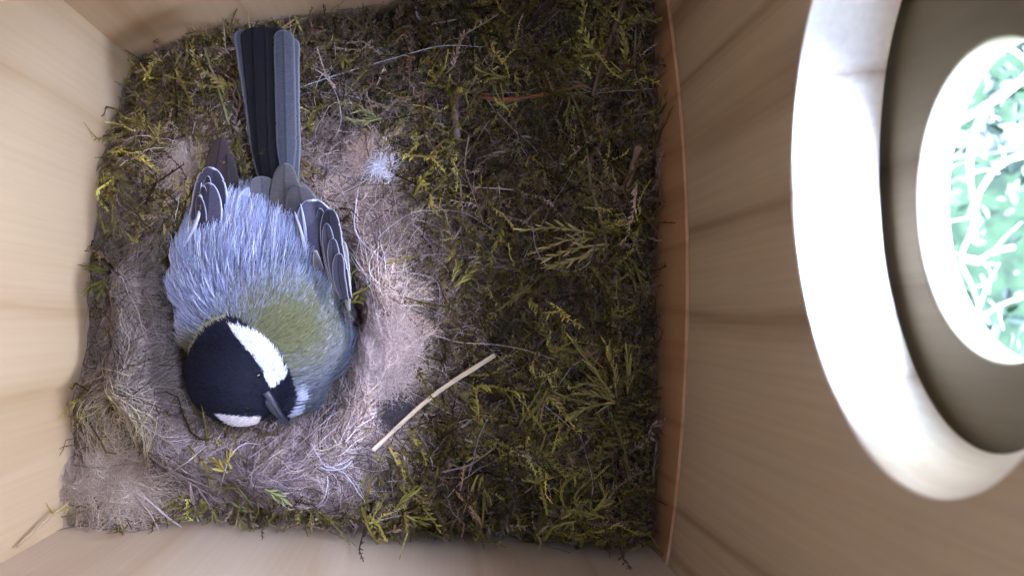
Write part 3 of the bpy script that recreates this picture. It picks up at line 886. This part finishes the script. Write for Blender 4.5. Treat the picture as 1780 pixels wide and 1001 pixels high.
def sdf(p):
    out = None
    for i, (c, r) in enumerate(ELL):
        r = np.array(r)
        q = (p - c) / r
        d = (np.linalg.norm(q, axis=-1) - 1) * r.min()
        k = .08 if i == len(ELL) - 1 else .28
        if out is None: out = d
        else:
            hh = np.clip(.5 + .5 * (out - d) / k, 0, 1)
            out = out * (1 - hh) + d * hh - k * hh * (1 - hh)
    return out


bmx = bmesh.new()
bmesh.ops.create_icosphere(bmx, subdivisions=6, radius=1.0)
dirs = np.array([v.co[:] for v in bmx.verts])
tris = np.array([[v.index for v in f.verts] for f in bmx.faces])
bmx.free()
c0 = P(445, 560, 12.95)
lo, hi = np.full(len(dirs), .2), np.full(len(dirs), 4.0)
for _ in range(40):
    m = (lo + hi) / 2
    ins = sdf(c0 + dirs * m[:, None]) < 0
    lo = np.where(ins, m, lo); hi = np.where(ins, hi, m)
BV = c0 + dirs * lo[:, None]
BV = BV + dirs * (.035 * fnoise(BV[:, 0] + BV[:, 2] * .5, BV[:, 1], 91, 3.2, 2))[:, None]


def poly_in(px, py, poly):
    inside = np.zeros(np.shape(px), bool)
    n = len(poly)
    for i in range(n):
        x1, y1 = poly[i]; x2, y2 = poly[(i + 1) % n]
        if y1 == y2: continue
        c = ((y1 > py) != (y2 > py)) & (px < (x2 - x1) * (py - y1) / (y2 - y1) + x1)
        inside ^= c
    return inside


HEAD = [(328, 625), (340, 585), (362, 558), (388, 547), (415, 556), (445, 578), (478, 603), (500, 640), (508, 668), (513, 690), (506, 712), (490, 738), (440, 745), (380, 735), (345, 705), (330, 665)]
CHEEK = [(399, 569), (408, 567), (430, 574), (452, 583), (474, 603), (490, 628), (499, 652), (483, 668), (470, 678), (463, 662), (458, 645), (443, 622), (428, 607), (415, 590), (405, 576)]
CHEEK2 = [(380, 719), (400, 720), (430, 722), (456, 720), (454, 731), (435, 739), (410, 738), (395, 731)]
PALE = [(518, 662), (532, 690), (520, 720), (498, 735), (494, 726), (512, 704), (514, 684)]


def bird_color(p):
    px, py = to_px(p)
    jx = px + 1.5 * np.sin(py * .9) ; jy = py + 1.5 * np.sin(px * .8)
    n = len(px)
    c = np.broadcast_to(np.array([.40, .44, .66]), (n, 3)).copy()
    g = np.exp(-(((px - 498) / 140) ** 2 + ((py - 572) / 116) ** 2) ** 1.8)
    g = np.clip(g + .22 * np.random.default_rng(8).normal(size=n) * (g > .04) * (g < .97), 0, 1)
    c = c * (1 - g[:, None]) + np.array([.148, .145, .066]) * g[:, None]
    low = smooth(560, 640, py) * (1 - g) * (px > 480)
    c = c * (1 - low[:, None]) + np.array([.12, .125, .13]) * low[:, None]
    reg = np.zeros(n, int)
    reg[g > np.random.default_rng(3).uniform(.08, .45, n)] = 1
    hq = np.linalg.norm((p - ELL[-1][0]) / np.array(ELL[-1][1]), axis=-1)
    hd = poly_in(jx, jy, HEAD) | (hq < 1.04)
    c[hd] = (.009, .0095, .020); reg[hd] = 2
    ch = poly_in(jx, jy, CHEEK) | poly_in(jx, jy, CHEEK2)
    c[ch] = (.80, .80, .84); reg[ch] = 3
    c[poly_in(px, py, CHEEK2)] = (.80, .68, .66)
    pl = poly_in(jx, jy, PALE); c[pl] = (.36, .38, .46); reg[pl] = 4
    # thin buff collar where the cap meets the back
    dln = np.abs(np.hypot((px - 418), (py - 645)) - 97)
    cl = (dln < 4) & (px < 395) & (py < 620) & (py > 548)
    c[cl] = (.28, .26, .16)
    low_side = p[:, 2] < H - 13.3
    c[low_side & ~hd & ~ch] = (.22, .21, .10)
    return c, reg


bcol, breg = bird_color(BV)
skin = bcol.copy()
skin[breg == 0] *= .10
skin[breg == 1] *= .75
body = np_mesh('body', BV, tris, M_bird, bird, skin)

# plumage : thousands of fine barbs rooted in the body surface
A, B_, C_ = BV[tris[:, 0]], BV[tris[:, 1]], BV[tris[:, 2]]
nor = np.cross(B_ - A, C_ - A); area = np.linalg.norm(nor, axis=1) / 2; nor = nrm(nor)
cen = (A + B_ + C_) / 3
ok = (cen[:, 2] > H - 13.5) & (nor[:, 2] > -.25)
pxc, pyc = to_px(cen)
hd_ = poly_in(pxc, pyc, HEAD) | (np.linalg.norm((cen - ELL[-1][0]) / np.array(ELL[-1][1]), axis=-1) < 1.04)
wgt = area * ok * np.where(hd_, 2.2, np.where((pyc < 560) & (pxc < 620), .8, 1.0))
NP_ = 42000
pick = rng.choice(len(tris), NP_, p=wgt / wgt.sum())
u1, u2 = rng.random(NP_), rng.random(NP_)
fl = u1 + u2 > 1; u1[fl] = 1 - u1[fl]; u2[fl] = 1 - u2[fl]
root = A[pick] + (B_ - A)[pick] * u1[:, None] + (C_ - A)[pick] * u2[:, None]
N = nor[pick]
cr, rg_ = bird_color(root)
px, py = to_px(root)
# flow: from the nape outwards and back to the tail; on the head from the beak backwards
fx, fy = px - 402, py - 590
fl_ = np.stack([fx, -fy, np.zeros(NP_)], -1); fl_ = nrm(fl_)
tail = np.array([.05, 1.0, 0])
wt = np.exp(-np.hypot(px - 470, py - 430) / 120)[:, None]
flow = nrm(fl_ * (1 - wt) + tail * wt * 1.2)
right = (px > 500) & (py > 560)
flow[right] = nrm(flow[right] * .6 + np.array([.5, .55, 0]))
hm = (rg_ == 2) | (rg_ == 3)
hf = nrm(np.stack([px - 480, -(py - 705), np.zeros(NP_)], -1))
flow[hm] = hf[hm]
flow = nrm(flow + rng.normal(0, .13, (NP_, 3)))
tang = nrm(flow - N * (flow * N).sum(1, keepdims=True))
rumpL = smooth(520, 420, py) + smooth(380, 310, px)
Lb = np.where(rg_ == 0, .28 + .36 * np.clip(rumpL, 0, 1) * np.where(py > 500, .35, 1.0), np.where(rg_ == 1, .105, np.where(rg_ == 2, .07, .10)))
Lb = Lb * rng.uniform(.7, 1.25, NP_)
lift = np.where(rg_ == 0, .30, np.where(rg_ == 1, .22, .14)) * rng.uniform(.5, 1.3, NP_)
k = 5
s = np.linspace(0, 1, k)
# barbs clump together towards shared tips, as wet or loose down does
cl = np.round(root / .20) * .20
pull = (cl + tang * .3 - root) * .60
pts = root[:, None, :] + tang[:, None, :] * (Lb[:, None] * s[None])[..., None] + N[:, None, :] * (Lb * lift)[:, None, None] * np.sin(s * 2.0)[None, :, None] \
    + (pull * np.where(rg_ == 0, 1.0, .2)[:, None])[:, None, :] * (s ** 2)[None, :, None] * .6 + rng.normal(0, .008, (NP_, k, 3)) * s[None, :, None]
cv = cr * rng.uniform(.65, 1.35, (NP_, 1)) * (1 + rng.normal(0, .05, (NP_, 3)))
g0 = rg_ == 0
wh = g0 & (rng.random(NP_) < .35) & (cr[:, 2] > .56)
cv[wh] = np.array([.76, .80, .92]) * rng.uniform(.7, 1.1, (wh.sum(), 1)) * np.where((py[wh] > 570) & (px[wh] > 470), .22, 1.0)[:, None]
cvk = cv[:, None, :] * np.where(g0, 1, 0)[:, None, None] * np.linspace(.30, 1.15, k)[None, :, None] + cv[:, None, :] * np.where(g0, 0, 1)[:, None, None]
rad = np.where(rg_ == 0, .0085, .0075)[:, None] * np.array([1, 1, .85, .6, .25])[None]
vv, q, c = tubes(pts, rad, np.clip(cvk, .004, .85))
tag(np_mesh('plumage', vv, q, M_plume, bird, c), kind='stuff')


def surf_at(px, py, default=12.5):
    hs = np.linspace(10.5, 13.6, 400)
    pts_ = np.array([P(px, py, h) for h in hs])
    ins = np.where(sdf(pts_) < 0)[0]
    return hs[ins[0]] if len(ins) else default


def feather(name, base, tip, width, vane, edge, hb, ht, parent=bird, bow=0.0, camber=.10, tipround=.16, rim=.16, shaft=None, tilt=0.0, inner=None, base_w=.45):
    """one flight feather: cambered vane with shaft, rim and fine barb ridges"""
    sa_ = surf_at(*base, None)
    if sa_ is not None: hb = sa_ + .28
    a, b = P(*base, hb), P(*tip, ht)
    n, mW = int(min(max(np.linalg.norm(b - a) * 55, 60), 240)), 17
    t = np.linspace(0, 1, n)
    ax = nrm(b - a)
    sidev = nrm(np.cross(ax, [0, 0, 1.0])); up = np.cross(sidev, ax)
    sidev = sidev * math.cos(tilt) + up * math.sin(tilt); up = np.cross(sidev, ax)
    ctr = a + (b - a) * t[:, None] + sidev * (bow * np.sin(t * np.pi))[:, None]
    W = .5 * width * (hb + ht) / 2 / F
    Lf = np.linalg.norm(b - a)
    wprof = (base_w + (1 - base_w) * smooth(0, .35, t)) * np.sqrt(np.clip(1 - np.clip((t - (1 - tipround)) / tipround, 0, 1) ** 2, 0, 1))
    wprof = np.maximum(wprof, .03)
    uu = np.linspace(-1, 1, mW)
    fr_ = np.random.default_rng(int(base[0] * 7 + tip[1] * 3))
    jag_ = np.ones((n, 2))
    for sd__ in (0, 1):                                   # small splits and worn barbs along each margin
        for _ in range(fr_.integers(2, 5)):
            tc_ = fr_.uniform(.25, .97); jag_[:, sd__] -= fr_.uniform(.03, .14) * np.exp(-((t - tc_) / fr_.uniform(.003, .008)) ** 2)
        jag_[:, sd__] *= 1 + .008 * fr_.normal(size=n)
    jw = np.where(uu[None] < 0, 1 + (jag_[:, :1] - 1) * (-uu[None]) ** 2, 1 + (jag_[:, 1:] - 1) * uu[None] ** 2)
    V = ctr[:, None, :] + sidev * (W * wprof[:, None] * uu[None] * jw)[..., None] + up * (camber * W * (1 - uu ** 2))[None, :, None] \
        + up * (.012 * np.exp(-(uu / .07) ** 2))[None, :, None]
    V = V + up * (.0020 * np.sin(t[:, None] * Lf * 120 + np.abs(uu)[None] * 5))[..., None]
    # colours: vane, rim all the way round, paler shaft
    rimd = np.minimum(1 - np.abs(uu)[None] + 0 * t[:, None], (1 - t[:, None]) * Lf / (W + 1e-6) + 0 * uu[None])
    rr = smooth(rim, rim * .45, rimd)[..., None]
    vi = np.array(inner if inner is not None else vane)
    sidec = np.where(uu[None, :, None] > 0, np.array(vane)[None, None], vi[None, None])
    stre = 1 + .07 * np.sin(t[:, None] * Lf * 120 + np.abs(uu)[None] * 5) + .10 * rng.normal(size=(n, mW))
    C = sidec * stre[..., None] * (1 - rr) + np.array(edge) * rr
    sh = np.exp(-(uu / .07) ** 2)[None, :, None]
    sc_ = np.array(shaft if shaft is not None else np.array(vane) * .6)
    C = C * (1 - sh) + sc_ * sh
    V2 = V - up * .016
    ix = np.arange(n * mW).reshape(n, mW)
    q1 = np.stack([ix[:-1, :-1], ix[:-1, 1:], ix[1:, 1:], ix[1:, :-1]], -1).reshape(-1, 4)
    q2 = q1[:, ::-1] + n * mW
    ring = np.concatenate([ix[0], ix[1:, -1], ix[-1, -2::-1], ix[-2:0:-1, 0]])
    rn = np.roll(ring, -1)
    q3 = np.stack([ring, ring + n * mW, rn + n * mW, rn], -1)
    return np_mesh(name, np.concatenate([V.reshape(-1, 3), V2.reshape(-1, 3)]), [q1, q2, q3], M_feather, parent, np.clip(np.concatenate([C.reshape(-1, 3)] * 2), .004, .85))


GREY, BLK, SLATE = (.058, .060, .073), (.008, .0075, .010), (.030, .027, .040)
PALEB, BROWN = (.60, .60, .72), (.085, .068, .060)
# tail
feather('tail_feather', (464, 350), (421, 52), 34, GREY, (.12, .125, .145), 12.40, 11.66, bow=.02, rim=.22, tipround=.05)
feather('tail_feather', (470, 350), (440, 48), 46, BLK, (.016, .015, .018), 12.34, 11.60, tipround=.05)
feather('tail_feather', (474, 350), (461, 46), 46, BLK, (.018, .016, .018), 12.28, 11.54, tipround=.05)
feather('tail_feather', (485, 345), (482, 48), 40, BLK, (.02, .02, .022), 12.22, 11.50, tipround=.05)
feather('tail_feather', (500, 335), (493, 52), 36, GREY, (.13, .13, .14), 12.12, 11.46, tipround=.06, inner=(.048, .050, .06))
feather('tail_feather', (514, 330), (508, 66), 26, (.065, .068, .08), (.16, .165, .18), 12.16, 11.52, bow=-.03, tipround=.06, rim=.2)
# uppertail coverts and tertials between the wings
feather('tail_covert', (462, 400), (455, 306), 44, (.11, .105, .115), (.15, .145, .16), 12.05, 11.95, rim=.2)
feather('tail_covert', (432, 400), (433, 325), 34, (.42, .46, .66), (.52, .55, .72), 12.15, 12.05, rim=.2, tipround=.35)
feather('wing_feather', (505, 425), (496, 283), 56, (.070, .064, .062), (.12, .115, .115), 11.95, 11.70, tipround=.5, bow=-.05, rim=.10, base_w=.7)
feather('wing_feather', (535, 430), (520, 320), 60, (.075, .068, .070), (.15, .14, .15), 11.88, 11.68, tipround=.45, rim=.08, base_w=.7)
# right wing
feather('wing_feather', (566, 500), (542, 346), 72, SLATE, (.52, .53, .64), 11.92, 11.60, tipround=.35, rim=.10, bow=.03, shaft=(.06, .06, .075), base_w=.8, inner=(.085, .078, .115))
feather('wing_feather', (602, 520), (572, 362), 38, (.016, .014, .020), (.40, .40, .44), 12.0, 11.66, tipround=.3, rim=.12, bow=-.08, base_w=.6)
feather('wing_feather', (534, 480), (512, 368), 5, (.40, .43, .58), (.50, .53, .66), 11.82, 11.56, tipround=.5, rim=.3, bow=.06)
feather('wing_feather', (526, 470), (522, 354), 5, (.34, .36, .48), (.50, .53, .66), 11.82, 11.54, tipround=.5, rim=.3, bow=.08)
for k_ in range(4):                                    # stacked inner flight feathers, each showing a thin pale edge
    feather('wing_feather', (590 + 3 * k_, 505 + 5 * k_), (556 + 11 * k_, 362 + 26 * k_), 22, (.022, .020, .028), (.27, .27, .31), 11.9, 11.60 - .012 * k_, tipround=.3, rim=.16, bow=-.05, base_w=.7, inner=(.040, .036, .050))
feather('wing_feather', (588, 500), (548, 436), 17, (.16, .15, .15), (.42, .40, .38), 11.78, 11.53, tipround=.5, rim=.3, bow=-.13, base_w=.6)
feather('wing_feather', (606, 540), (598, 420), 14, (.16, .15, .14), (.36, .34, .30), 12.1, 11.85, tipround=.4, rim=.25)
# left wing
feather('wing_feather', (368, 330), (387, 238), 42, (.045, .030, .030), (.065, .048, .045), 12.25, 12.05, tipround=.6, rim=.1)
feather('wing_feather', (395, 360), (396, 266), 38, (.035, .026, .028), (.055, .042, .042), 12.3, 12.1, tipround=.6, rim=.1)
feather('wing_feather', (342, 440), (370, 291), 64, SLATE, (.52, .53, .66), 12.05, 11.72, tipround=.38, rim=.09, bow=.07, base_w=.8, inner=(.06, .055, .08), shaft=(.06, .06, .075))
feather('wing_feather', (346, 450), (366, 318), 46, (.060, .055, .085), (.55, .57, .70), 11.95, 11.64, tipround=.38, rim=.09, bow=.07, inner=(.040, .036, .055), base_w=.8, shaft=(.06, .06, .08))
for k_ in range(3):
    feather('wing_feather', (334 + 5 * k_, 440), (362 - 8 * k_, 306 + 17 * k_), 20, (.028, .025, .036), (.34, .35, .43), 12.0, 11.66 - .012 * k_, tipround=.32, rim=.16, bow=.06, base_w=.7, inner=(.045, .04, .058))
feather('wing_feather', (318, 430), (350, 318), 5, (.50, .51, .60), (.56, .57, .66), 12.0, 11.70, tipround=.3, rim=.4, bow=.12)

# beak: upper and lower mandible, each slightly decurved
def mandible(name, pts, w, hgt, colr, shade):
    ctr = spline(np.array(pts), 16)
    t = np.linspace(0, 1, 16)
    ax = nrm(np.gradient(ctr, axis=0))
    sd_ = nrm(np.cross(ax, [0, 0, 1.0])); up = np.cross(sd_, ax)
    ang = np.linspace(0, 2 * np.pi, 12, endpoint=False)
    wr = w * (1 - t) ** .8 + .012; hr = hgt * (1 - t) ** .7 + .012
    V = ctr[:, None, :] + sd_[:, None, :] * (wr[:, None] * np.cos(ang)[None])[..., None] + up[:, None, :] * (hr[:, None] * np.sin(ang)[None])[..., None]
    ix = np.arange(16 * 12).reshape(16, 12)
    q = np.stack([ix[:-1], np.roll(ix[:-1], -1, 1), np.roll(ix[1:], -1, 1), ix[1:]], -1).reshape(-1, 4)
    c = np.broadcast_to(np.array(colr), (16 * 12, 3)) * (1 + shade * np.tile(np.cos(ang), 16))[:, None]  # one side painted lighter, a highlight put into the beak colour
    return np_mesh(name, V.reshape(-1, 3), [q, ix[-1][None][:, :4]], M_beak, bird, c)


mandible('upper_mandible', [P(463, 680, 11.92), P(478, 702, 12.0), P(491, 722, 12.2), P(505, 741, 12.55)], .068, .08, (.055, .055, .075), .9)
mandible('lower_mandible', [P(462, 688, 12.10), P(476, 710, 12.2), P(490, 728, 12.4), P(501, 740, 12.62)], .10, .08, (.06, .06, .08), .3)


def ball(name, px, py, h, r, colr, mat, parent):
    bmx = bmesh.new()
    bmesh.ops.create_icosphere(bmx, subdivisions=3, radius=r)
    c = P(px, py, h)
    V = np.array([v.co[:] for v in bmx.verts]) + c
    T = np.array([[v.index for v in f.verts] for f in bmx.faces])
    bmx.free()
    return np_mesh(name, V, T, mat, parent, np.broadcast_to(np.array(colr), (len(V), 3)))


ball('eye', 448, 652, surf_at(448, 652) + .045, .07, (.006, .005, .005), M_eye, bird)
ball('eye', 430, 708, surf_at(430, 708) + .085, .09, (.006, .005, .005), M_eye, bird)

# ---------------------------------------------------------------- outside the entrance
def ground_mat():
    m, nt, b = new_mat('lawn')
    tc = nt.nodes.new('ShaderNodeTexCoord')
    nz = nt.nodes.new('ShaderNodeTexNoise'); nz.inputs['Scale'].default_value = 14; nz.inputs['Detail'].default_value = 6
    nt.links.new(tc.outputs['Object'], nz.inputs['Vector'])
    rp = nt.nodes.new('ShaderNodeValToRGB')
    rp.color_ramp.elements[0].position = .35; rp.color_ramp.elements[0].color = (.004, .010, .0035, 1)
    rp.color_ramp.elements[1].position = .65; rp.color_ramp.elements[1].color = (.014, .031, .011, 1)
    nt.links.new(nz.outputs['Fac'], rp.inputs['Fac']); nt.links.new(rp.outputs['Color'], b.inputs['Base Color'])
    b.inputs['Roughness'].default_value = .9; b.inputs['Specular IOR Level'].default_value = 0.1
    return m


GZ = -150.0
S_ = 4000.0
tag(np_mesh('ground', [[-S_, -S_, GZ], [S_, -S_, GZ], [S_, S_, GZ], [-S_, S_, GZ]], np.array([[0, 1, 2, 3]]), ground_mat(), None, smooth=False), kind='structure')

shrub = empty('shrub', (60, 60, GZ), 'sunlit shrub with pale twigs seen outside through the entrance hole', 'shrub')
bag = Bag()
def twig(line, h, w0, w1, colr=(.42, .38, .32)):
    pts = spline(np.array([P(px, py, hh) for (px, py), hh in zip(line, np.linspace(h[0], h[1], len(line)))]), 18)
    hh = H - pts[:, 2]
    rad = .27 * np.linspace(w0, w1, 18) * hh / F * (1 + .30 * fnoise(np.linspace(0, 12, 18), 0 * hh, int(line[0][0]), 1.5))
    bag.add(*tubes(pts[None], np.abs(rad)[None], np.array([colr]), 7))
twig([(1960, 20), (1860, 70), (1775, 140), (1720, 180), (1640, 225), (1560, 260)], (62, 60), 34, 16)
twig([(1720, 180), (1690, 240), (1685, 300), (1692, 360), (1690, 420)], (60, 62), 20, 10)
twig([(1900, 250), (1800, 265), (1740, 285), (1705, 330), (1680, 380)], (66, 62), 24, 10)
twig([(1690, 400), (1670, 450), (1690, 500), (1700, 540), (1670, 565)], (62, 63), 14, 7)
twig([(1780, 515), (1740, 530), (1700, 555), (1675, 570)], (64, 62), 10, 8)
twig([(1700, 540), (1712, 500), (1706, 478)], (63, 62), 10, 6)
twig([(1660, 240), (1650, 190), (1660, 160)], (60, 59), 12, 6)
twig([(1760, 430), (1725, 438), (1700, 450), (1660, 440)], (64, 62), 16, 8)
twig([(1640, 260), (1625, 320), (1640, 390), (1630, 450)], (60, 61), 30, 12)
twig([(1800, 120), (1770, 95), (1745, 80)], (62, 60), 16, 8)
twig([(1960, 20), (2000, 120), (2050, 200)], (62, 75), 36, 50)
joints = [(1720, 180, 60.6), (1690, 240, 60.5), (1690, 300, 61), (1692, 360, 61.5), (1640, 225, 60.3), (1800, 265, 65), (1740, 285, 64), (1705, 330, 63), (1680, 380, 62), (1670, 450, 62.2), (1690, 500, 62.5),
          (1700, 540, 62.7), (1740, 530, 63.3), (1775, 140, 61), (1625, 320, 60.3), (1640, 390, 60.7), (1725, 438, 63.3), (1700, 450, 62.7)]
for px, py, h0 in joints:
    a = random.uniform(0, 6.28); l = random.uniform(30, 85)
    twig([(px, py), (px + l * .5 * math.cos(a) + random.uniform(-12, 12), py + l * .5 * math.sin(a) + random.uniform(-12, 12)), (px + l * math.cos(a), py + l * math.sin(a))], (h0, h0 + random.uniform(-4, 4)), random.uniform(4, 10), 2.5)
bag.build('branches', M_bark, shrub)
b2 = Bag()
p0 = P(2050, 200, 75)
pts = spline(np.array([p0, p0 + [8, 6, -30], p0 + [10, 10, -60], [p0[0] + 12, p0[1] + 12, GZ]]), 20)
b2.add(*tubes(pts[None], np.linspace(1.9, 3.5, 20)[None], np.array([[.30, .26, .22]]), 10))
b2.build('trunk', M_bark, shrub)
b3 = Bag()
NL = 5200
lp = np.stack([rng.uniform(45, 150, NL), rng.uniform(-35, 75, NL), rng.uniform(-105, -55, NL)], -1)
dn = fnoise(lp[:, 0], lp[:, 1], 77, .13) + .6 * fnoise(lp[:, 1], lp[:, 2], 78, .2)
lp = lp[dn > -.25]; NL = len(lp)
a_ = rng.uniform(0, 6.28, NL); e_ = rng.normal(0, .5, NL)
fr = rot_frames(a_, e_, rng.normal(0, .6, NL))
Ls = rng.uniform(1.6, 3.4, NL)
tv = np.array([[0, 0, 0], [.3, -.22, .04], [.3, .22, .04], [.65, -.2, .0], [.65, .2, .0], [1, 0, -.08], [.3, 0, -.02], [.65, 0, -.05]])
tq = np.array([[1, 6, 7, 3], [6, 2, 4, 7]]); tt = np.array([[0, 6, 1], [0, 2, 6], [3, 7, 5], [7, 4, 5]])
vv = np.einsum('vj,njk->nvk', tv, fr) * Ls[:, None, None] + lp[:, None, :]
off = (np.arange(NL) * 8)[:, None, None]
cc = np.array([.0065, .0165, .0052]) * np.exp(rng.normal(0, .55, (NL, 1)))
b3.add(vv.reshape(-1, 3), (tq[None] + off).reshape(-1, 4), np.repeat(cc, 8, axis=0), (tt[None] + off).reshape(-1, 3))
tag(b3.build('leaves', M_leaf, shrub, smooth=False), kind='stuff')
